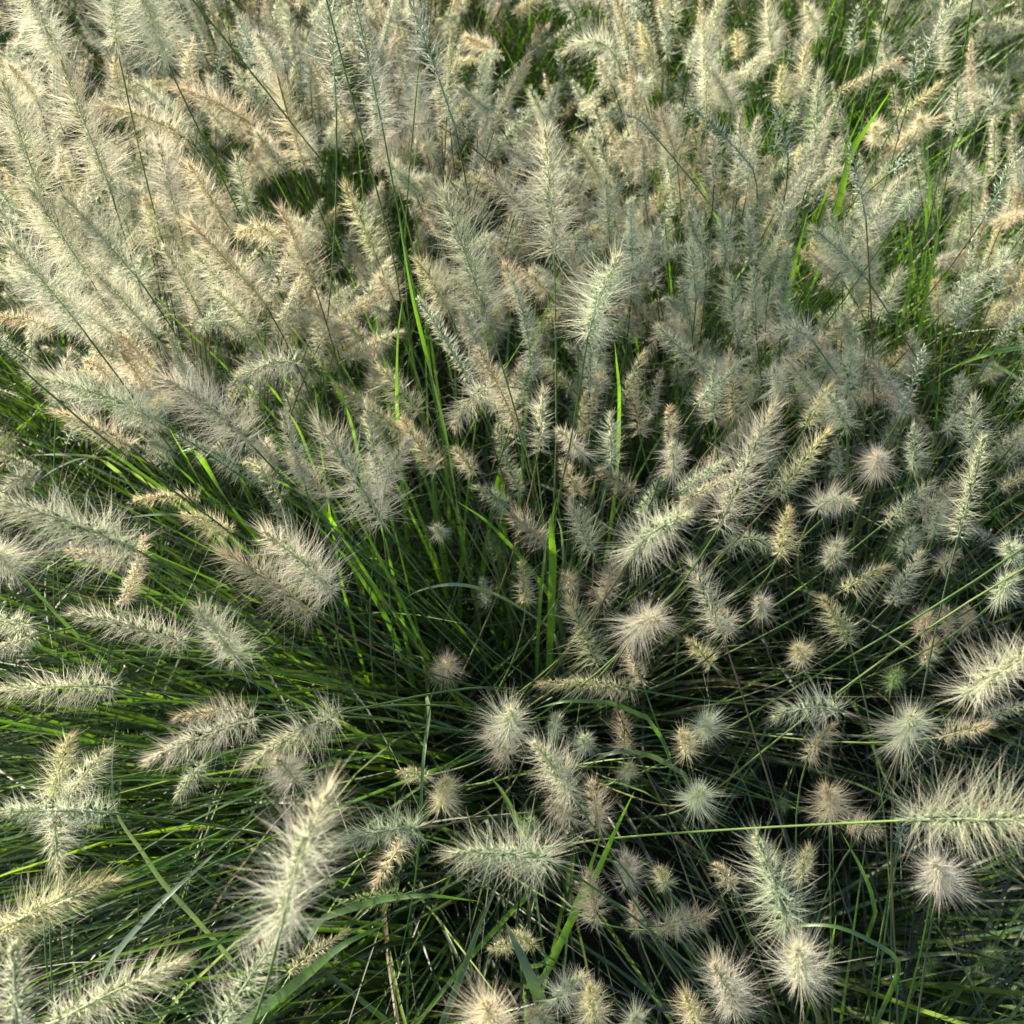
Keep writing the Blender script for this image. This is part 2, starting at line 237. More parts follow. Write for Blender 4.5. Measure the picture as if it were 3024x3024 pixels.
# ------------------------------------------------------------------ plumes read from the photograph
# tile, base x, base y, tip x, tip y, fuzz radius (tile px), height of the plume base (m), kind, options
H = []
def h(t, bx, by, tx, ty, R, z, kind, lab=None, arch=0.0, an=0):
    H.append((tp(t, bx, by), tp(t, tx, ty), R * K, z, kind, lab, arch, an))
exec_rows = """
A 620 1060 350 360 190 1.15 c
A 240 1130 20 470 180 1.15 c
A 930 330 700 -120 210 1.25 c
A 330 330 150 -80 190 1.25 c
A 660 260 600 -130 170 1.25 c
A 800 1600 370 1120 150 1.08 c
A 450 1840 50 1370 190 1.12 c
A 500 1560 180 1080 170 1.08 c
A 1060 790 540 600 120 1.0 t .25
A 1480 760 1010 500 120 .95 t .25
A 1720 950 1570 430 110 .95 t
A 1250 1220 1070 930 110 1.0 t
A 1400 1180 1340 890 90 .92 g
A 1480 960 1640 870 75 .85 t
A 1560 1350 1340 1290 110 1.05 y .5
A 1780 1620 1590 1190 125 1.0 t
A 1500 1720 1080 1260 130 1.0 t
A 1330 1700 1110 1440 110 .95 c
A 1130 1760 930 1400 110 .95 c
A 1010 1260 900 820 140 .95 p
A 1900 610 1860 -60 130 1.2 s
A 1560 400 1440 210 110 1.1 c .3
A 690 590 650 350 80 .95 t
A 210 560 80 340 110 1.0 t
A 290 1860 10 1790 100 .92 t .2
A 640 1890 330 1660 150 1.0 c
A 900 1930 560 1560 150 1.0 c
A 1450 1880 1220 1640 130 .95 c
A 1880 1880 1720 1650 120 .9 t
B 640 720 370 -30 150 1.22 s 0 14
B 230 730 70 -20 130 1.22 s 0 8
B 440 700 450 430 120 1.0 c
B 530 700 200 940 110 1.02 p .9
B 500 850 480 820 90 1.0 y
B 340 1060 500 1000 70 .9 g
B 190 1440 20 1060 110 .98 y
B 1060 1230 800 970 100 1.0 t
B 1200 1430 1150 750 200 1.2 c
B 830 1830 570 1090 200 1.15 g
B 1390 1900 1560 1460 190 1.2 g .3 4
B 1160 700 1210 490 60 1.0 g
B 1740 740 1480 650 60 1.1 s .6
B 1890 900 1800 640 100 .95 t
B 1560 350 1270 280 110 .95 c 1.0
B 870 300 700 210 90 .88 t
B 1730 350 1690 150 80 .88 y
B 1700 540 1570 430 75 .9 t
B 1640 1560 1630 1150 90 .95 g
B 1510 1330 1490 1020 90 .95 g
B 1330 1700 1310 1440 80 .9 t
B 1010 1740 920 1500 100 .92 t
B 1170 1660 1020 1530 100 .92 t
B 600 1750 430 1480 120 .95 y
B 1720 970 1690 790 80 .9 t
B 280 1700 190 1560 110 .9 t
B 200 760 190 430 130 1.0 c
C 140 600 120 110 100 .95 c
C 290 620 170 400 90 .93 c
C 320 330 310 200 60 .85 y
C 510 360 480 20 90 .92 c
C 770 200 700 30 80 .88 c
C 670 560 700 260 80 .9 t
C 560 600 560 390 70 .9 y
C 600 900 530 600 90 1.08 s
C 750 850 770 430 100 1.0 g
C 400 950 50 600 70 1.05 s
C 1040 1250 950 830 50 1.1 s
C 1250 1190 1320 1060 90 1.12 g
C 1540 740 1560 500 90 1.1 g
C 1170 980 1330 870 45 1.05 s
C 1350 390 1520 20 100 1.1 s
C 890 1560 690 1430 100 .9 t
C 1040 1570 740 1290 100 1.0 g
C 1110 1790 1220 1550 90 .9 c
C 1450 1780 1430 1590 90 .85 y
C 1440 1490 1570 1440 80 .85 p
C 1030 1330 1210 1220 80 .9 c
C 1760 1270 1920 1190 80 .9 t
C 1690 1260 1920 850 60 1.1 s
C 250 1500 220 1200 90 .95 g
C 380 1500 370 1230 80 .95 g
C 500 1560 620 1190 90 .95 g
C 420 1860 400 1530 90 .92 g
C 300 1850 270 1560 90 .92 g
C 80 1700 50 1380 100 .95 g
C 560 1800 600 1430 80 .9 g
C 750 1940 450 1910 110 1.0 p 1.0
C 950 1930 920 1780 80 .95 g
C 1090 800 1100 740 90 .95 y
C 1330 740 1350 680 80 .95 y
C 840 960 880 800 70 .9 c
C 920 1180 840 1060 70 .88 t
D 900 450 200 200 165 1.08 c .2
D 1400 560 950 220 210 1.12 p .2
D 740 600 340 400 110 .95 t .1
D 780 1180 -50 880 220 1.18 c .1 8
D 1130 880 770 890 65 .85 t
D 1310 1070 1050 970 90 .85 t
D 1880 1420 1500 1080 220 1.08 c .2
D 1780 1530 1260 1190 190 1.0 t .1
D 1040 1700 420 1540 130 1.0 c .1
D 1340 1800 1120 1530 190 1.08 c
D 60 1270 -30 1180 170 1.0 c
D 150 1600 -150 1560 120 .95 c
D 200 1660 -60 1760 60 .9 p
D 700 1240 400 1180 80 .85 t
E 230 1020 -130 470 210 1.1 c .1
D 1860 900 1640 640 100 .9 t
D 1680 120 1320 240 120 1.0 c .5
E 440 400 220 150 100 .95 y
E 530 740 340 440 110 .9 t
E 840 250 640 480 120 1.0 p .7
E 1110 620 1140 280 110 .95 c
E 1360 640 1240 480 110 .95 c
E 1520 700 1520 420 100 .95 g
E 1340 860 1240 680 100 .85 t
E 1680 520 1650 250 80 .88 t
E 1850 560 1850 370 80 .9 t
E 1870 740 1850 620 125 1.0 c
E 1660 860 1460 720 90 .82 t
E 1640 1200 1890 900 220 1.18 g .5 4
E 1150 1150 960 980 100 .85 t
E 1420 1190 1290 920 110 .9 c
E 560 1100 540 1040 80 .72 p
E 880 1230 830 1080 75 .62 v
E 1040 1470 1010 1250 100 .78 y
E 820 1480 790 1350 70 .58 g
E 1300 1380 1270 1300 90 .76 t
E 1470 1470 1560 1220 110 .85 t
E 1440 1820 1280 1450 120 .86 y
E 1650 1640 1760 1590 210 1.05 p .3
E 560 1860 590 1770 120 .72 t
E 1700 1930 1610 1700 90 .76 t
E 1650 1960 1130 1930 95 .85 y .1
E 750 740 640 610 90 .85 t
E 950 930 770 820 85 .8 g
F 210 1050 510 380 190 1.14 c .1
F 540 870 820 520 110 1.05 y
F 700 480 830 260 85 1.0 y
F 550 1200 600 950 110 .86 y
F 760 940 960 870 130 .96 c .5
F 1090 730 1070 690 140 1.0 p
F 830 1250 860 1150 110 .86 g
F 930 480 830 330 110 1.0 g
F 900 1410 1150 1270 90 .88 y
F 1180 1480 1340 1200 90 .92 c
F 950 1700 800 1450 100 .86 y
F 1150 1020 1400 800 90 .95 c
F 1350 980 1520 810 90 .95 t
F 1240 1200 1300 1050 90 .9 g
F 1420 1100 1460 920 90 .9 g
F 1560 1100 1700 560 100 1.05 g
F 1300 720 1310 480 100 1.0 g
F 1640 640 1640 330 110 1.0 g
F 1250 400 1370 30 50 1.0 s
F 1740 200 1770 150 70 .8 y
F 230 1650 50 1250 140 1.0 c
F 270 1620 200 1480 110 .95 t
F 450 1540 430 1420 110 .82 c
F 170 1830 40 1690 90 .76 y
F 680 1800 670 1700 110 .82 y
F 1350 1640 1400 1570 90 .8 t
F 1510 1650 1490 1520 80 .8 t
F 1600 1600 1640 1500 80 .8 t
F 1370 1820 1400 1680 75 .72 t
F 1170 1930 1210 1840 80 .72 v
F 1600 2000 1930 1690 220 1.12 c .1
F 1880 1230 1890 1130 100 1.08 g
F 1780 1450 1850 1250 120 1.0 g
F 180 440 180 130 90 .9 g
F 300 420 270 60 80 .92 t
F 140 450 110 220 75 .85 t
F 540 300 520 180 110 .95 p
F 820 160 800 60 80 .85 p
F 930 300 960 40 100 .95 g
F 1500 500 1580 410 70 .9 c
F 880 740 870 560 70 .85 g
F 1450 1280 1560 1180 75 .85 t
G 640 30 -60 60 130 .98 c .1
G 300 660 390 320 140 .98 y
G 380 650 590 400 110 .92 c
G 620 740 -60 740 110 1.05 g .1 16
G 320 700 330 1060 120 .95 c .2
G 1440 210 850 440 150 1.06 p .1
G 1920 180 1410 460 150 1.05 c .2
G 1380 160 1000 210 110 .95 t .1
G 1660 560 1500 490 160 1.0 p
G 1140 470 1000 640 80 .8 g
G 1590 1390 1840 640 290 1.22 c .25 6
G 1200 2000 1600 1400 150 1.1 g 0 10
G 300 1930 1000 1590 170 1.1 c .1
G -80 1450 620 1130 150 1.05 y .2
G 100 1960 80 1500 130 1.15 g
G 1630 1640 1940 1420 70 .82 y
H 930 300 890 170 190 1.0 g 0 10
H 940 420 790 290 140 .9 t
H 1200 300 1180 230 80 .7 g
H 1370 370 1400 290 100 .82 g
H 1300 640 1130 340 190 1.02 c
H 1300 770 1170 660 120 .9 t
H 1450 830 1440 570 130 .95 t
H 1600 400 1580 180 85 .76 t
H 1610 530 1600 450 80 .7 y
H 480 540 330 520 70 .8 y
H 560 690 600 560 135 .86 y
H 430 830 -60 930 140 .96 g .5
H 360 880 190 1150 85 .9 t .1
H 1065 830 1060 770 75 .65 v
H 1180 1010 640 970 210 1.05 g .3 10
H 350 1200 0 1240 60 .72 v
H 1440 1340 1390 1110 120 .85 t
H 1620 1150 1610 1010 110 .8 p
H 1830 1150 1830 1020 80 .72 y
H 1670 1400 1650 1290 85 .76 t
H 1790 1400 2070 1330 130 .86 t .2
H 960 1490 820 1490 70 .7 y
H 1080 1490 1010 1440 70 .7 y
H 860 1990 880 1870 230 1.05 t
H 1200 1800 1330 1700 130 .9 c
H 1430 1900 1440 1750 150 .96 y
H 1130 1910 1050 1830 100 .85 t
H 1650 1940 1660 1880 110 .8 g
I 120 270 130 200 130 .82 g
I 30 400 10 290 120 .82 t
I 60 680 60 600 150 .88 g
I 900 170 530 190 150 1.0 g .8
I 710 420 840 250 100 .85 t
I 1240 330 1250 260 200 1.0 g 0 8
I 1470 310 1730 250 100 .9 t
I 1700 210 1940 130 60 .9 c
I 840 740 850 590 150 .88 t
I 920 790 1120 840 90 .76 t
I 1290 780 2100 790 250 1.12 g 0 4
I 1230 910 1260 700 70 .8 s
I 1450 1150 1450 1100 190 .98 p
I 600 1380 420 880 180 1.05 g .1 8
I 670 1120 710 950 100 .85 y
I 290 1170 180 1050 80 .76 t
I 660 1690 655 1640 215 1.0 c
I 290 1850 200 1700 190 .96 p
I 90 1940 60 1800 130 .9 y
I 1680 1590 1810 1530 70 .5 v
I 1370 1640 1430 1560 55 .5 v
I 580 700 560 680 55 .55 v
A -60 820 -300 500 150 1.2 c
A 1040 -60 700 -500 150 1.35 c
A 1840 -20 1800 -400 130 1.35 s
B 440 310 470 30 45 1.2 s
F 2050 1080 2400 850 200 1.2 g
F 2080 1190 2450 1050 180 1.15 g
C 1650 -60 1700 -300 80 1.2 g
C 1180 -60 1200 -300 80 1.2 s
C 960 300 990 50 55 1.05 s
C 1300 490 1320 250 60 1.1 s
D -100 -50 -400 -300 150 1.25 c
"""
VIA = {  # the long bare stalks one can follow in the photograph: plume base -> points on its stalk, going down
 'A 930 330': 'A 1250 1000 1.05 A 1620 1750 .85 D 1900 300 .6', 'A 330 330': 'A 450 620 1.1',
 'A 660 260': 'A 780 850 1.1 A 900 1330 1.0 A 1000 1650 .85 A 1110 1930 .65', 'A 620 1060': 'A 720 1400 1.05 A 850 1800 .85',
 'A 240 1130': 'A 500 1540 1.02 A 760 1850 .85', 'A -60 820': 'A 430 1420 1.12 A 880 1950 .9', 'A 1040 -60': 'A 1450 430 1.25 A 1720 800 1.08 A 1910 1000 .85',
 'A 1840 -20': 'B 70 620 1.28 B 200 1100 1.15 B 310 1450 1.02 B 350 1900 .8', 'B 640 720': 'B 740 1130 1.1', 'B 230 730': 'B 280 1050 1.14 B 440 1750 1.0 E 520 300 .88 E 620 800 .65',
 'B 440 310': 'B 400 750 1.15 B 370 1050 1.08 B 330 1500 .95', 'B 1200 1430': 'B 1205 1700 1.13 E 1215 300 1.05 E 1210 700 .9 E 1190 1000 .7',
 'B 830 1830': 'E 960 300 1.06 E 1080 750 .9 E 1150 1080 .7', 'B 1390 1900': 'E 1330 350 1.1 E 1270 700 .95 E 1200 950 .75',
 'I 1290 780': 'I 600 810 1.05 I 0 850 .95 H 1500 880 .8', 'F 1600 2000': 'I 1490 150 1.05 I 1230 580 .9 I 800 1120 .65',
 'F 2050 1080': 'F 1640 1400 1.12 F 700 1910 .92 I 100 360 .72', 'F 2080 1190': 'F 1480 1500 1.08 F 930 1950 .98 I 400 420 .86 I 60 740 .65',
 'C 1540 740': 'C 1470 1150 1.02 C 1410 1500 .88 C 1330 1850 .65', 'C 600 900': 'C 610 1150 .97', 'C 1650 -60': 'C 1580 420 1.08', 'C 1180 -60': 'C 1060 480 1.1 C 980 820 .98',
 'C 960 300': 'C 850 700 1.0 C 730 1100 .85', 'C 1300 490': 'C 1180 950 1.0 C 1060 1300 .85', 'D 780 1180': 'D 1250 1450 1.05 D 1930 1860 .75',
 'D -100 -50': 'D 400 420 1.12 D 900 800 1.0 D 1450 1150 .8', 'G 620 740': 'G 1000 765 .98 G 1600 880 .82', 'C 400 950': 'C 470 1120 .95', 'B 1740 740': 'B 1960 980 1.0 C 330 1400 .8',
}
VK = []
for ln in exec_rows.strip().splitlines():
    q = ln.split(); VK.append(' '.join(q[:3])); h(q[0], *[float(v) for v in q[1:7]], q[7], None, float(q[8]) if len(q) > 8 else 0., int(q[9]) if len(q) > 9 else 0)

LABELS = {  # traced plume -> words of its own
 'G 1590 1390': 'largest plume in the lower left, pale yellow-green, bowed upright above a sparser one',
 'G 1200 2000': 'loose green plume with red-brown anthers, cut by the bottom edge under the largest bowed one',
 'G 620 740': 'level green plume crossed by an upright one, dotted with red-brown anthers, at the left edge',
 'G 300 660': 'upright yellow-green plume standing over the level plume with red-brown anthers at lower left',
 'G 1440 210': 'left plume of the overlapping sideways pair left of the lower middle, tip down left',
 'G 1920 180': 'right plume of the overlapping sideways pair left of the lower middle',
 'G 1660 560': 'pinkish round plume seen from its tip, tucked under the overlapping sideways pair',
 'G 300 1930': 'creamy slanting plume lowest in the lower left corner, tip up to the right',
 'D 780 1180': 'large bright cream plume lying across the left edge, below the middle of the picture height',
 'D 1880 1420': 'large soft cream plume lying over a tan one, left of the bright leaves',
 'D 1780 1530': 'tan pinkish plume half hidden under the large soft cream plume left of the bright leaves',
 'D 1040 1700': 'long thin cream plume pointing left, end to end with a rounder one, at mid left',
 'D 1340 1800': 'rounder cream plume at the right end of the long thin one, mid left',
 'D 1400 560': 'large pale lilac-cream plume hanging over dark grass at left, tip up left',
 'D 900 450': 'long cream plume pointing left, just left of the large lilac-cream one',
 'E 230 1020': 'large cream plume leaning left beside the dark hollow, left of centre',
 'E 560 1860': 'small tan tuft alone at the lower end of the pair of bright sweeping leaves',
 'E 560 1100': 'tiny pinkish star-shaped plume alone in the dark hollow left of centre',
 'E 1640 1200': 'large drooping silver-green plume right of the broadest bright leaf in the centre',
 'E 1650 1640': 'large soft pinkish starburst plume right of centre, below the drooping silver-green one',
 'E 1650 1960': 'gold plume lying level to the left beneath the large pinkish starburst',
 'E 1040 1470': 'small yellow plume upright just left of the broadest bright leaf',
 'E 1150 1150': 'orange-tan plume leaning left, left of the foot of the crossing stems',
 'E 840 250': 'pinkish white plume drooping to the left beside the tall bright leaves',
 'F 210 1050': 'largest plume right of centre, long and cream, leaning right',
 'F 540 870': 'slim golden plume leaning right beside the largest plume right of centre',
 'F 1600 2000': 'large yellow-green plume at the right edge, tip to the upper right, on a green stalk',
 'B 1200 1430': 'tall pale green plume upright on one straight stalk, above the centre',
 'B 830 1830': 'long silver-green plume leaning left, left of the tall straight-stalked one',
 'B 1390 1900': 'silver-green plume arching right with long hairs streaming, right of the tall straight-stalked one',
 'B 190 1440': 'bright yellow small plume against the dark gap, left of the tall bright leaves',
 'A 1060 790': 'tan plume arching level to the left over a shaded gap, upper left',
 'C 1250 1190': 'bluish star-shaped plume end-on among cream ones, upper right',
 'H 930 300': 'whitish green rounded plume sitting over an orange-tan one, lower middle',
 'H 940 420': 'orange-tan plume tucked beneath the whitish green rounded one, lower middle',
 'H 1300 640': 'large cream plume leaning left above two smaller tan ones, lower middle',
 'H 1300 770': 'left one of two tan plumes under the large cream plume, lower middle',
 'H 1450 830': 'right, upright one of two tan plumes under the large cream plume, lower middle',
 'H 1180 1010': 'broad level silver-green plume pointing left with dark anthers, near the lower middle',
 'H 360 880': 'small gold plume hanging down left beneath a grey-green plume, lower middle',
 'H 1790 1400': 'oval tan plume lying level, low and right of the crossed green leaves',
 'H 860 1960': 'large tan plume cut by the bottom edge, left of the middle',
 'I 1290 780': 'large loose grey-green plume running into the right edge on a level stalk',
 'I 1450 1150': 'pinkish starburst plume just under the large level plume at the right edge',
 'I 660 1690': 'lowest large starburst plume, greenish centre, lower right',
 'I 1240 330': 'silver-green starburst plume with red anthers, left of the big right-edge plume',
 'I 840 740': 'bright tan bristly plume in the dark area right of the lower middle',
 'I 900 170': 'arched silver-green plume bending left over a small tan one, right side',
 'I 710 420': 'small tan plume hanging beneath the arched silver-green one, right side',
 'I 600 1380': 'grey-green plume with dark anthers, narrow green base downward, lower right',
}
TH_ = []          # every plume stalk to build: dict
def hero(bp, tpx, Rpx, z, kind, lab, arch, an):
    B = at_z(bp[0], bp[1], z); D = np.linalg.norm(B - CAM); Rt = Rpx * D / FPX
    pxl = math.hypot(bp[0] - tpx[0], bp[1] - tpx[1]); Lp = pxl * D / FPX
    Lw = max(Rt * 3.1, .055) if kind not in 'v' else max(Rt * 3, .04)
    d = ray(*tpx); oc = CAM - B
    b = d @ oc; c = oc @ oc; L = max(Lw, 1.0)
    dmin = math.sqrt(max(c - b * b, 0)); L = max(Lw, dmin * 1.04)
    s = -b - math.sqrt(max(b * b - c + L * L, 0)); T = CAM + d * s          # nearer solution: the plume points up at the viewer
    if arch >= .6 or T[2] < B[2] - .08:
        L = dmin * 1.02; T = CAM + d * (-b - .2 * L)
    ax = nrm(T - B); upp = np.array([0, 0, 1.0]) - ax * ax[2]
    if dmin < Lw * .6:                               # seen end-on: never quite along the line of sight, and bent
        sk = rng.normal(0, .06, 3) * L; T = T + sk; arch = max(arch, .12)
    M = (B + T) / 2 + upp * L * (.06 + .5 * arch)
    return dict(B=B, M=M, T=T, R=Rt * (1.24 if dmin > Lw * .75 else 1.0), kind=kind, an=an, hero=True)
for i, q in enumerate(H):
    e = hero(*q); e['via'] = VIA.get(VK[i]); e['own'] = LABELS.get(VK[i]); TH_.append(e)

# ------------------------------------------------------------------ leaves that stand out in the photograph
BL = []
def lf(t, pts, wd, col, lab): BL.append((t, pts, wd, col, lab))
YG = (.15, .29, .028); MG = (.07, .15, .03); PG = (.16, .22, .15); GG = (.10, .16, .09); DG = (.05, .11, .03)
lf('E', [(318, 480, .70), (312, 200, .88), (318, -60, 1.0), (345, -260, 1.10)], .0075, YG, 'bright yellow-green upright leaf left of the crossing stems, just above the middle')
lf('E', [(650, 900, .60), (600, 560, .80), (500, 150, .98), (400, -220, 1.06), (320, -700, 1.12)], .0058, YG, 'broad bright leaf leaning left, right of the upright yellow-green leaf')
lf('E', [(640, 950, .55), (540, 560, .78), (430, 200, .92), (345, -10, 1.0)], .0045, MG, 'slender green leaf running beside the broad bright leaf near the middle')
lf('E', [(130, 900, .60), (90, 590, .80), (20, 340, .92), (-80, 170, .96)], .0065, YG, 'yellow-green leaf rising behind the cream plume left of centre')
lf('D', [(1500, 1160, .60), (1280, 900, .78), (1150, 660, .88), (1060, 595, .90), (1000, 640, .86)], .0095, YG, 'broad bright leaf folded over at its tip, below the pinkish plume')
lf('D', [(1330, 1180, .58), (1230, 960, .72), (1080, 700, .85), (940, 460, .92)], .0055, YG, 'narrow bright leaf just left of the broad folded leaf')
lf('D', [(1800, 780, .70), (1700, 500, .85), (1560, 290, .94), (1460, 180, .97)], .0055, YG, 'bright leaf arching left above the cream plumes at mid left')
lf('D', [(1950, 1120, .60), (1800, 900, .78), (1560, 780, .86), (1300, 690, .88)], .0045, YG, 'thin yellow-green leaf arching to the left over dark grass')
lf('E', [(480, 1760, .45), (300, 1380, .70), (120, 1040, .86), (10, 860, .92)], .0075, YG, 'upper bright leaf of the pair sweeping left of the small tan tuft')
lf('E', [(440, 1720, .42), (250, 1480, .66), (60, 1180, .80), (-60, 1020, .86)], .0075, YG, 'lower bright leaf of the pair sweeping left of the small tan tuft')
lf('E', [(400, 1930, .40), (260, 1560, .56), (60, 1260, .70), (-160, 1010, .80)], .008, MG, 'broad green leaf beneath the pair of bright leaves')
lf('E', [(1185, 1520, .58), (1195, 1250, .74), (1180, 1050, .82), (1210, 880, .90)], .0105, YG, 'broadest bright leaf, upright at the foot of the crossing stems in the centre')
lf('E', [(1120, 1480, .58), (1150, 1180, .74), (1180, 960, .85)], .006, YG, 'narrower bright leaf clasping the broadest leaf in the centre')
lf('E', [(1180, 1440, .55), (1000, 1200, .68), (820, 1010, .78), (650, 900, .84)], .006, MG, 'straight green leaf slanting up left from the broadest bright leaf')
lf('E', [(1560, 700, .66), (1570, 300, .90), (1540, 0, 1.02)], .0052, YG, 'slim bright upright leaf right of the crossing stems')
lf('E', [(1180, 1620, .50), (900, 1430, .72), (650, 1355, .80), (430, 1400, .76), (340, 1460, .70)], .0055, PG, 'pale grey-green leaf arching across the dark hollow in the centre')
lf('E', [(1210, 1500, .55), (1255, 1250, .76), (1240, 1060, .84), (1210, 985, .86)], .004, PG, 'thin pale leaf hooked beside the broadest bright leaf')
lf('H', [(480, 90, .78), (500, 180, .82), (455, 400, .86), (440, 900, .80), (400, 1260, .70), (270, 1790, .50)], .0040, MG, 'long pale leaf hanging straight down through the lower middle')
lf('H', [(1190, 1570, .60), (1300, 1330, .74), (1440, 1080, .86), (1540, 840, .94), (1650, 620, 1.0)], .0075, YG, 'green leaf slanting up right beside the tan plume in the lower middle')
lf('H', [(1270, 1400, .62), (1380, 1120, .76), (1470, 840, .88)], .0065, YG, 'left leaf of the crossed green pair in the lower middle')
lf('H', [(-560, 1930, .72), (-250, 1700, .84), (0, 1480, .90), (250, 1370, .86)], .0095, MG, 'broad green leaf with a yellow rim crossing the bottom left')
lf('H', [(-100, 1330, .72), (200, 1230, .84), (480, 1200, .88), (780, 1240, .80)], .006, MG, 'flat green leaf lying below the small gold plume, lower middle')
lf('H', [(1070, 950, .55), (980, 760, .68), (900, 610, .74), (840, 540, .76)], .0075, GG, 'grey-green leaf leaning up left behind the silver green plume')
lf('H', [(560, 1950, .55), (680, 1640, .66), (790, 1340, .74), (880, 1150, .78)], .0075, GG, 'long grey-green leaf rising right from the bottom edge')
lf('H', [(1180, 1950, .80), (1080, 1700, .86), (980, 1480, .88), (920, 1350, .86)], .0105, GG, 'broad grey leaf with torn tip near the bottom edge')
lf('I', [(1080, 1950, .50), (1180, 1740, .62), (1250, 1560, .68), (900, 1375, .72), (640, 1370, .70), (380, 1500, .60)], .0065, MG, 'bent leaf making a sharp corner at the lower right')
lf('I', [(1090, 1300, .45), (1060, 1160, .56), (990, 1010, .66), (900, 850, .74)], .0065, YG, 'short bright leaf right of the gold plume at lower right')
lf('I', [(820, 1580, .52), (850, 1460, .62), (870, 1320, .70)], .0045, YG, 'small upright bright leaf tip above the lowest starburst plume')
lf('C', [(850, 1270, .70), (900, 1080, .84), (950, 860, .98), (1060, 700, 1.04), (1200, 480, 1.10)], .009, YG, 'broad bright leaf leaning right among the cream plumes, upper right')
lf('C', [(590, 1690, .66), (650, 1440, .82), (710, 1200, .96)], .006, YG, 'bright leaf hanging right of the silver green plumes, upper right')
lf('C', [(1290, 1620, .60), (1290, 1420, .76), (1280, 1220, .90)], .0085, YG, 'thick bright upright leaf tip among plumes at the right')
lf('C', [(1330, 1930, .55), (1380, 1650, .74), (1430, 1400, .88), (1470, 1150, .98)], .007, YG, 'long green leaf rising from the dark gap at the right')
lf('C', [(1210, 1930, .55), (1215, 1700, .70), (1235, 1480, .84)], .0055, YG, 'slim bright leaf left of the long green leaf at the right')
lf('D', [(700, 760, .72), (560, 650, .80), (340, 632, .82), (170, 640, .78)], .0045, PG, 'pale shining leaf arched to the left above the brightest left plume')
lf('D', [(600, 650, .74), (430, 660, .80), (300, 720, .80), (200, 800, .76)], .0035, PG, 'thin shining leaf curling down left of the pale arched leaf')
lf('D', [(1330, 1200, .66), (1150, 1010, .80), (930, 965, .84), (650, 1000, .80)], .0050, GG, 'blue-green leaf arching from the right of the brightest left plume')
lf('H', [(1930, 520, .66), (1750, 410, .76), (1560, 385, .80), (1440, 430, .78), (1385, 500, .72)], .0058, GG, 'arching leaf curving over the dark hollow right of the tan pair')
lf('H', [(1720, 200, .74), (1500, 110, .82), (1250, 105, .84), (1050, 165, .80)], .0052, MG, 'green leaf bowed across under the gold horizontal plume')
lf('G', [(1100, 1330, .62), (900, 1120, .66), (800, 940, .70), (650, 770, .74), (620, 500, .78), (660, 220, .80)], .0055, PG, 'long grey leaf winding upward in the lower left')
lf('G', [(480, 1930, .70), (620, 1560, .80), (900, 1250, .84), (1200, 980, .82), (1520, 700, .70)], .0062, PG, 'pale long leaf slanting across the lower left sweep')
lf('G', [(-50, 1380, .90), (500, 1180, .92), (1000, 960, .86), (1500, 720, .74)], .0045, MG, 'straight green leaf across the lower left plume')
lf('F', [(1930, 30, .84), (1750, 60, .86), (1550, 130, .82), (1280, 300, .68)], .0055, YG, 'arching yellow-green leaf at the right edge, above the middle')
lf('F', [(1960, 260, .74), (1830, 160, .82), (1700, 125, .84), (1600, 130, .82)], .0055, PG, 'pale blue-green leaf under the arching yellow-green leaf at right')

# ------------------------------------------------------------------ the rest of the field, scattered over the clumps
GAPS = [(560, 350, 75, 60), (430, 300, 35, 30), (930, 60, 60, 40), (960, 110, 45, 35), (1040, 20, 70, 25), (1450, 220, 50, 70), (1570, 110, 45, 110), (1640, 40, 60, 45), (1390, 90, 25, 80),
        (1720, 110, 50, 45), (1520, 430, 40, 40), (1520, 560, 60, 60), (1700, 560, 60, 50), (1840, 640, 80, 55), (1885, 760, 60, 80), (1700, 480, 40, 50), (30, 740, 80, 70), (650, 330, 70, 60),
        (1360, 620, 50, 40), (1280, 760, 40, 40)]
dens_y = lambda y: np.interp(y, [0, 500, 760, 900, 1050, 1150], [1, 1, .95, .6, .22, 0.0])
cand = []
for ci, c in enumerate(CLA):
    for k in range(170):
        a = rng.uniform(0, 2 * math.pi); r = rng.uniform(.03, .36); z = rng.uniform(.62, 1.0) - r * .25
        B = c + np.array([math.cos(a) * r, math.sin(a) * r, z])
        x, y, zz = project(B)
        if zz < .3: continue
        X, Y = x / 1.5652, y / 1.5652
        if X < -260 or X > 2190 or Y < -330 or Y > 1200: continue
        out = np.array([math.cos(a), math.sin(a), 0]); lean = R_(rng.uniform(8, 30) + r * 75)
        dr = nrm(out * math.sin(lean) + np.array([0, 0, math.cos(lean)]) + rng.normal(0, .10, 3))
        L = rng.uniform(.055, .12); T = B + dr * L; tx, ty, _ = project(T); cx, cy_ = (X + tx / 1.5652) / 2, (Y + ty / 1.5652) / 2
        if cy_ > -60 and rng.uniform() > dens_y(cy_): continue
        if any(((cx - gx_) / rx) ** 2 + ((cy_ - gy_) / ry) ** 2 < 1 for gx_, gy_, rx, ry in GAPS): continue
        kind = rng.choice(['c', 't', 'y', 'g', 'p', 's'], p=[.36, .17, .09, .22, .10, .06] if cx < 900 or (cy_ < 420 and cx > 1250) else [.12, .16, .1, .50, .08, .04])  # greyer 'g' favoured in centre and right: shade put into the plume colour
        M = (B + T) / 2 + np.array([0, 0, 1]) * L * rng.uniform(0, .12) + rng.normal(0, .004, 3)
        if rng.uniform() < .16: T = T + out * .03 - np.array([0, 0, .05]); M = M + np.array([0, 0, .03])
        cand.append(dict(B=B, M=M, T=T, R=rng.uniform(.013, .0225), kind=str(kind), an=0, hero=False, G=c, px=(cx, cy_), dist=zz))
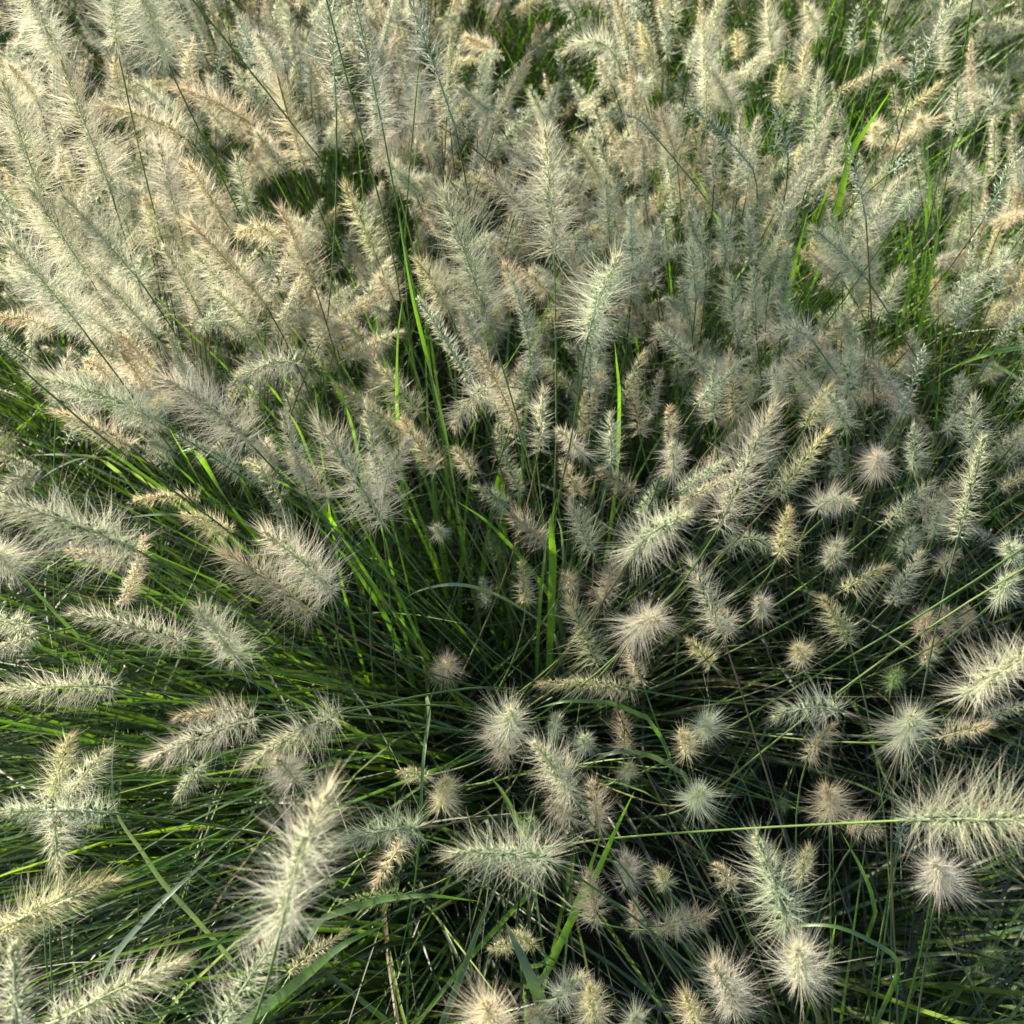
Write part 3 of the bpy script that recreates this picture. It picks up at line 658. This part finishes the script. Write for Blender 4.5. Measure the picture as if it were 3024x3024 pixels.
# keep away from the traced ones a little
hp = np.array([project((e['B'] + e['T']) / 2)[:2] for e in TH_]) / 1.5652
keep = []
LP = []
for t, pts, wd, col, lab in BL:
    if t not in 'BCEFD' or 'thin' in lab: continue
    q = np.array([tp(t, x, y) for x, y, z in pts]) / 1.5652
    for a_, b_ in zip(q[:-1], q[1:]):
        for u in np.linspace(0, 1, 9): LP.append(a_ * (1 - u) + b_ * u)
LP = np.array(LP)
for e in cand:
    dmin = np.min(np.linalg.norm(hp - np.array(e['px']), axis=1))
    if dmin < 14: continue
    if e['px'][1] > 760 and dmin < 60: continue
    if np.min(np.linalg.norm(LP - np.array(e['px']), axis=1)) < 24: continue
    keep.append(e)
cand = sorted(keep, key=lambda e: -e['R'] / e['dist'] * (1 if (0 < e['px'][0] < 1932 and 0 < e['px'][1] < 1932) else .2))
NI = 300 - len(TH_)
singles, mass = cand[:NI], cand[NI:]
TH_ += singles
print('heroes', len(H), 'fill singles', len(singles), 'mass', len(mass))

# ------------------------------------------------------------------ ground
mb = MB(); n = 60; xs = np.linspace(-60, 60, n + 1)
gxx, gyy = np.meshgrid(np.sign(xs) * np.abs(xs / 60) ** 2.2 * 60, np.sign(xs) * np.abs(xs / 60) ** 2.2 * 60 + 1.5, indexing='ij')
gz = -.02 + .012 * np.sin(gxx * 7.1) * np.cos(gyy * 5.3)
i, j = np.meshgrid(np.arange(n), np.arange(n), indexing='ij'); i = i.ravel(); j = j.ravel(); m1 = n + 1
mb.add(np.c_[gxx.ravel(), gyy.ravel(), gz.ravel()], np.c_[i * m1 + j, (i + 1) * m1 + j, (i + 1) * m1 + j + 1, i * m1 + j + 1], (.03, .02, .01))
g = link('ground', mb.mesh('ground', M_SOIL, smooth=True)); tag(g, kind='structure')

# ------------------------------------------------------------------ added tree out of view, leaf clusters set only where shade is wanted
SV = np.array(sv); tm, tl = MB(), MB(); blobs = []
for fx, fy, nl, sg in [(1560, 690, 60, .13), (1700, 820, 70, .13), (1830, 950, 70, .13), (1760, 1090, 60, .12), (1900, 1160, 55, .12), (1640, 960, 40, .10), (1740, 1780, 60, .13), (1900, 1620, 50, .12), (1420, 1900, 40, .1), (1280, 620, 40, .10), (900, 1830, 45, .10), (600, 340, 45, .12)]:
    c = at_z(fx * 1.5652, fy * 1.5652, .8) + SV * (10.2 + rng.uniform(-.4, .4)); blobs.append(c)
    for k in range(nl):
        o = c + rng.normal(0, sg, 3); a_ = nrm(rng.normal(0, 1, 3)); b_ = nrm(np.cross(a_, rng.normal(0, 1, 3))); L = rng.uniform(.045, .075)
        nn = np.cross(a_, b_) * .006
        tl.add(np.array([o, o + a_ * L * .5 + b_ * L * .3 + nn, o + a_ * L, o + a_ * L * .5 - b_ * L * .3 + nn]), np.array([[0, 1, 2, 3]]), np.array((.06, .12, .025)) * rng.uniform(.7, 1.3))
bc = np.mean(blobs, axis=0); tb = np.array([bc[0] + .2, bc[1] + .9, 0])
tt = np.linspace(0, 1, 24); tp_ = np.stack([tb[0] + (bc[0] - tb[0]) * tt ** 2, tb[1] + (bc[1] - tb[1]) * tt ** 2, tt * (bc[2] + .6)], 1)
tube(tm, tp_, np.linspace(.07, .012, 24), (.16, .13, .10), 8)
for c in blobs:
    i0 = int(np.clip((c[2] - .9) / (bc[2] + .6) * 23, 8, 21)); q0 = tp_[i0]; tube(tm, bez2(q0, (q0 + c) / 2 + np.array([0, 0, .15]), c, np.linspace(0, 1, 8)), np.linspace(.018, .004, 8), (.16, .13, .10), 5)
tr_ = bpy.data.objects.new('added_shade_tree', None); COL.objects.link(tr_); tr_.location = tb
tag(tr_, 'tree added out of view beyond the upper left, its leaf clusters placed to shade plumes', 'tree')
link('shade_tree_trunk', tm.mesh('shade_tree_trunk', M_ST, tb, smooth=True), tr_); link('shade_tree_crown', tl.mesh('shade_tree_crown', M_BL, tb), tr_)

# ------------------------------------------------------------------ leaves: ribbons with a folded midrib
def blade(mb, P, wd, tint, twist=0.0, flat=None):
    n = len(P); T, N1, _ = frames(P)
    side = nrm(np.cross(T, np.array([0, 0, 1.0]) if flat is None else flat) + 1e-5)
    nn = np.cross(side, T); tw = np.linspace(0, twist, n)[:, None]
    side = side * np.cos(tw) + nn * np.sin(tw); nn = np.cross(side, T)
    s = np.linspace(0, 1, n); wp = (np.minimum(1, .55 + s * 1.6) * np.clip((1 - s) / .55, 0, 1) ** .75 * wd * .5)[:, None]
    wp[-1] = wd * .02
    V = np.stack([P - side * wp + nn * wp * .25, P, P + side * wp + nn * wp * .25], 1).reshape(-1, 3)
    k = np.arange(n - 1)[:, None] * 3
    F = np.concatenate([k + np.array([[0, 1, 4, 3]]), k + np.array([[1, 2, 5, 4]])])
    mb.add(V, F, tint, np.tile([.01, 1., 2.], n))
GREEN = np.array([(.050, .105, .016), (.070, .135, .016), (.042, .090, .026), (.090, .155, .016), (.050, .10, .034), (.11, .17, .02)])
gm = MB()
def arc_blade(c, a, lean, L, wd, droop, tint, wob=.02):
    n = 10; s = np.linspace(0, 1, n); out = np.array([math.cos(a), math.sin(a), 0]); perp = np.array([-math.sin(a), math.cos(a), 0])
    th = R_(lean) + s ** 1.5 * droop; ds = L / (n - 1)
    st = np.sin(th)[:, None] * out + np.cos(th)[:, None] * np.array([0, 0, 1]) + perp * (np.sin(s * 3 + rng.uniform(0, 6)) * wob * 6)[:, None]
    P = c + np.concatenate([np.zeros((1, 3)), np.cumsum(nrm(st)[:-1] * ds, axis=0)]); P[:, 2] = np.maximum(P[:, 2], .012)
    blade(gm, P, wd, tint, rng.normal(0, .7))
for ci, c in enumerate(CLA):
    x, y, zz = project(c + np.array([0, 0, .4])); X, Y = x / 1.5652, y / 1.5652
    if zz < .2 or X < -900 or X > 2800 or Y < -700 or Y > 3200: continue
    near = Y > 900
    for k in range(330 if near else 210):
        a = rng.uniform(0, 2 * math.pi); r = abs(rng.normal(0, .07))
        b = c + np.array([math.cos(a) * r, math.sin(a) * r, 0]); a2 = a + rng.normal(0, .5)
        L = rng.uniform(.45, .95); lean = abs(rng.normal(0, 1)) * 18 + 4
        t_ = GREEN[rng.integers(len(GREEN))] * rng.choice([.28, .6, 1.5], p=[.45, .3, .25])
        if rng.uniform() < .07: t_ = np.array((.19, .15, .075)) * rng.uniform(.6, 1.1)
        arc_blade(b, a2, lean, L, rng.uniform(.003, .0078), rng.uniform(.5, 2.0), t_)
# the long soft sweep of leaves that lies over to the lower left, and short undergrowth
for c, az, cnt in [(at_z(1500, 2420, 0), 195, 420), (at_z(1150, 2500, 0), 190, 420), (at_z(1300, 2100, 0), 170, 200), (at_z(700, 2500, 0), 190, 300), (at_z(2300, 2900, 0), -20, 200), (at_z(1500, 3000, 0), 215, 250)]:
    for k in range(cnt):
        a = R_(az + rng.normal(0, 24)); b = c + np.append(rng.normal(0, .07, 2), 0)
        arc_blade(b, a, rng.uniform(8, 42), rng.uniform(.6, 1.05), rng.uniform(.0036, .0092), rng.uniform(.7, 1.7), GREEN[rng.integers(len(GREEN))] * rng.choice([.32, .75, 1.8], p=[.4, .3, .3]), .03)
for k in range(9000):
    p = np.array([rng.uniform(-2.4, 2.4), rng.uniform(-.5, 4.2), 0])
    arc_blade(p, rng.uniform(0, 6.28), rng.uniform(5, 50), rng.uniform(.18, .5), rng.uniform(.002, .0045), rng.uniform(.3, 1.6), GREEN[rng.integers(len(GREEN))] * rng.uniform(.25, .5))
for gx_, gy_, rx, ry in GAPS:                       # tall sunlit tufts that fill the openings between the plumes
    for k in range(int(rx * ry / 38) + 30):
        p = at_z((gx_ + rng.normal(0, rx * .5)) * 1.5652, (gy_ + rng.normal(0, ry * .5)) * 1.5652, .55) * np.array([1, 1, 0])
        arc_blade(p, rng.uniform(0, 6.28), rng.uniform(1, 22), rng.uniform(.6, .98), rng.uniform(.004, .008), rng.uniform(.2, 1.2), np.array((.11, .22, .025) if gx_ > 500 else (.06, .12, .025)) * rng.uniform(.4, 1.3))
for k in range(95):                                # the fan of fresh leaves rising from the middle clump
    c = at_z(rng.normal(1380, 90), rng.normal(2180, 110), 0)
    arc_blade(c, R_(rng.normal(125, 40)), rng.uniform(4, 34), rng.uniform(.85, 1.12), rng.uniform(.005, .0095), rng.uniform(.2, .8), np.array((.13, .25, .025)) * rng.uniform(.5, 1.25))
for k in range(520):                                # scattered fresh leaves standing up among the plumes
    c = CLA[rng.integers(len(CLA))]
    arc_blade(c + np.append(rng.normal(0, .12, 2), 0), rng.uniform(0, 6.28), rng.uniform(1, 20), rng.uniform(.85, 1.12), rng.uniform(.003, .006), rng.uniform(.1, .7), np.array((.11, .22, .025)) * rng.uniform(.5, 1.2))
go = link('grass', gm.mesh('grass', M_BL, smooth=True)); tag(go, 'dense green grass leaves filling the gaps under and between the plumes', 'grass', kind='stuff')

OFF = lambda t, pts: .16 if t == 'C' or (t in 'EB' and min(p[1] for p in pts) < 100) else (.10 if t in 'EF' else .05)
for t, pts, wd, col, lab in BL:
    P0 = np.array([at_z(*tp(t, x, y), z + OFF(t, pts)) for x, y, z in pts])
    s = np.linspace(0, len(P0) - 1, 22); idx = np.arange(len(P0))
    P = np.stack([np.interp(s, idx, P0[:, k]) for k in range(3)], 1)
    for _ in range(2 if 'corner' in lab else 5): P[1:-1] = P[1:-1] * .5 + (P[:-2] + P[2:]) * .25
    # carry the leaf down into the clump below it
    root = P[0].copy(); cl = CLA[np.argmin(np.linalg.norm(CLA[:, :2] - root[:2], axis=1))]
    back = nrm(P[0] - P[3]); k0 = root + (nrm(back + np.array([0, 0, -.6]))) * root[2] * .5; end = np.array([cl[0] * .5 + k0[0] * .5, cl[1] * .5 + k0[1] * .5, 0.0]); k0[2] = max(k0[2], .1)
    P = np.concatenate([bez2(end, k0, root, np.linspace(0, 1, 10))[:-1], P])
    m = MB(); blade(m, P, wd, np.array(col) * rng.uniform(.92, 1.08), rng.normal(0, .35), flat=np.array([-.12, -.28, 1.0]))
    org = P[0].copy(); o = link('grass_leaf', m.mesh('grass_leaf', M_BL, org, smooth=True)); o.location = org
    tag(o, lab, 'leaf', 'leaves that stand out among the plumes')

# ------------------------------------------------------------------ build the stalks
WORD = ['at the very edge', 'one tenth', 'two tenths', 'three tenths', 'four tenths', 'halfway', 'six tenths', 'seven tenths', 'eight tenths', 'nine tenths', 'at the far edge']
KN = {'c': 'pale cream', 'p': 'pinkish cream', 'g': 'silvery green', 't': 'tan', 'y': 'golden cream', 's': 'sparse grey-green', 'v': 'small fresh green'}
def describe(e):
    bx, by, _ = project(e['B']); tx, ty, _ = project(e['T']); cx, cy_ = (bx + tx) / 2, (by + ty) / 2
    Lp = math.hypot(tx - bx, ty - by); Rp = e['R'] * FPX / np.linalg.norm(e['B'] - CAM)
    if Lp < Rp * 1.3: f = 'starburst plume seen from its tip'
    else:
        a = math.degrees(math.atan2(by - ty, tx - bx)) % 360
        f = 'plume ' + ['pointing right', 'leaning right', 'standing upright', 'leaning left', 'pointing left', 'hanging down left', 'hanging down', 'hanging down right'][int(((a + 22.5) % 360) // 45)]
    size = 'large ' if Rp > 88 else ('small ' if Rp < 42 and e['kind'] != 'v' else '')
    return size + KN[e['kind']] + ' ' + f, cx / 3024, cy_ / 3024
used = {}
for e in TH_:
    e['desc'], e['u'], e['vv'] = describe(e)
def place(u, v):
    u = min(max(u, 0), 1); v = min(max(v, 0), 1)
    hx = 'by the left edge' if u < .04 else 'by the right edge' if u > .96 else f'{round(u * 100)}% across'
    vx = 'at the top edge' if v < .04 else 'at the bottom edge' if v > .96 else f'{round(v * 100)}% down'
    return hx + ', ' + vx
for e in TH_:
    if e.get('own'): e['label'] = e['own']; continue
    lab = e['desc'] + ' ' + place(e['u'], e['vv'])
    while lab in used: e['u'] += .01; lab = e['desc'] + ' ' + place(e['u'], e['vv'])
    used[lab] = 1; e['label'] = lab
for e in TH_:
    B, M, T = e['B'], e['M'], e['T']; D = np.linalg.norm((B + T) / 2 - CAM)
    wd = float(np.interp(D, [.6, 1.2, 2.4], [.00030, .00038, .00052])); dens = float(np.interp(D, [.6, 1.2, 2.4], [1.0, 1.0, .9]))
    dr = nrm(M - B); G = pick_clump(B, nrm(T - B)) if e['hero'] else e['G'] + np.append(rng.normal(0, .035, 2), 0)
    root = bpy.data.objects.new('fountain_grass_stalk', None); COL.objects.link(root); root.location = G; root.empty_display_size = .02
    tag(root, e['label'], 'grass plume', 'plumed stalks of the fountain grass')
    ms = MB(); c0 = np.array(STEMC[rng.integers(4 if e.get('via') else 5)]); c1 = np.array((.12, .20, .05))
    P = stem_curve(G, B, dr, 18)
    if e.get('via'):
        q = e['via'].split(); pv = np.array([B] + [at_z(*tp(q[i], float(q[i + 1]), float(q[i + 2])), float(q[i + 3])) for i in range(0, len(q), 4)])
        last = pv[-1]; dn = nrm(last - pv[-2]); dn = nrm(dn + np.array([0, 0, -.8])); end = last + dn * (last[2] / -dn[2]) * .9; end = np.array([end[0], end[1], 0.])
        cl = CLA[np.argmin(np.linalg.norm(CLA[:, :2] - end[:2], axis=1))]; end = end * .4 + cl * .6; pv = np.concatenate([pv, [end]])
        cum = np.r_[0, np.cumsum(np.linalg.norm(np.diff(pv, axis=0), axis=1))]; sI = np.linspace(0, cum[-1], 26)
        P = np.stack([np.interp(sI, cum, pv[:, k]) for k in range(3)], 1)
        for _ in range(6): P[1:-1] = P[1:-1] * .5 + (P[:-2] + P[2:]) * .25
        P = P[::-1]; n0 = 18; sJ = np.linspace(0, 25, n0); P = np.stack([np.interp(sJ, np.arange(26), P[:, k]) for k in range(3)], 1)
        root.location = G = P[0].copy()
    k = np.linspace(0, 1, 18)[:, None]
    tube(ms, P, np.linspace(.0014, .00085, 18), c1 * (1 - k) + c0 * k, 5); link('stem', ms.mesh('stem', M_ST, G, smooth=True), root)
    mh, mbr = MB(), MB(); man = [] if e['an'] else None
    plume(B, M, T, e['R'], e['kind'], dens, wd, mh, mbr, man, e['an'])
    hd = link('seed_head', mh.mesh('seed_head', M_SP, G), root)
    link('bristles', mbr.mesh('bristles', M_BR, G), hd)
    for am in (man or []): link('anther', am.mesh('anther', M_SP, G), hd)
# plumes beyond the three hundred that show largest
mh, mbr, ms = MB(), MB(), MB()
for e in mass:
    B, M, T = e['B'], e['M'], e['T']; D = e['dist']
    G = e['G'] + np.append(rng.normal(0, .035, 2), 0)
    tube(ms, stem_curve(G, B, nrm(M - B), 9), np.linspace(.0014, .0009, 9), STEMC[rng.integers(5)], 3)
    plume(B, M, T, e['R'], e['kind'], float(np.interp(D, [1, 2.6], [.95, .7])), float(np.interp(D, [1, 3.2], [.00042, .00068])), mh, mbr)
if mass:
    me = MB(); o = link('distant_plumes', mbr.mesh('distant_plumes', M_BR)); tag(o, 'mass of smaller pale plumes crowding behind and between the larger ones', 'grass plumes', kind='stuff')
    o2 = link('seed_heads', mh.mesh('seed_heads', M_SP), o); tag(o2, kind='stuff'); o3 = link('stems', ms.mesh('stems', M_ST), o); tag(o3, kind='stuff')
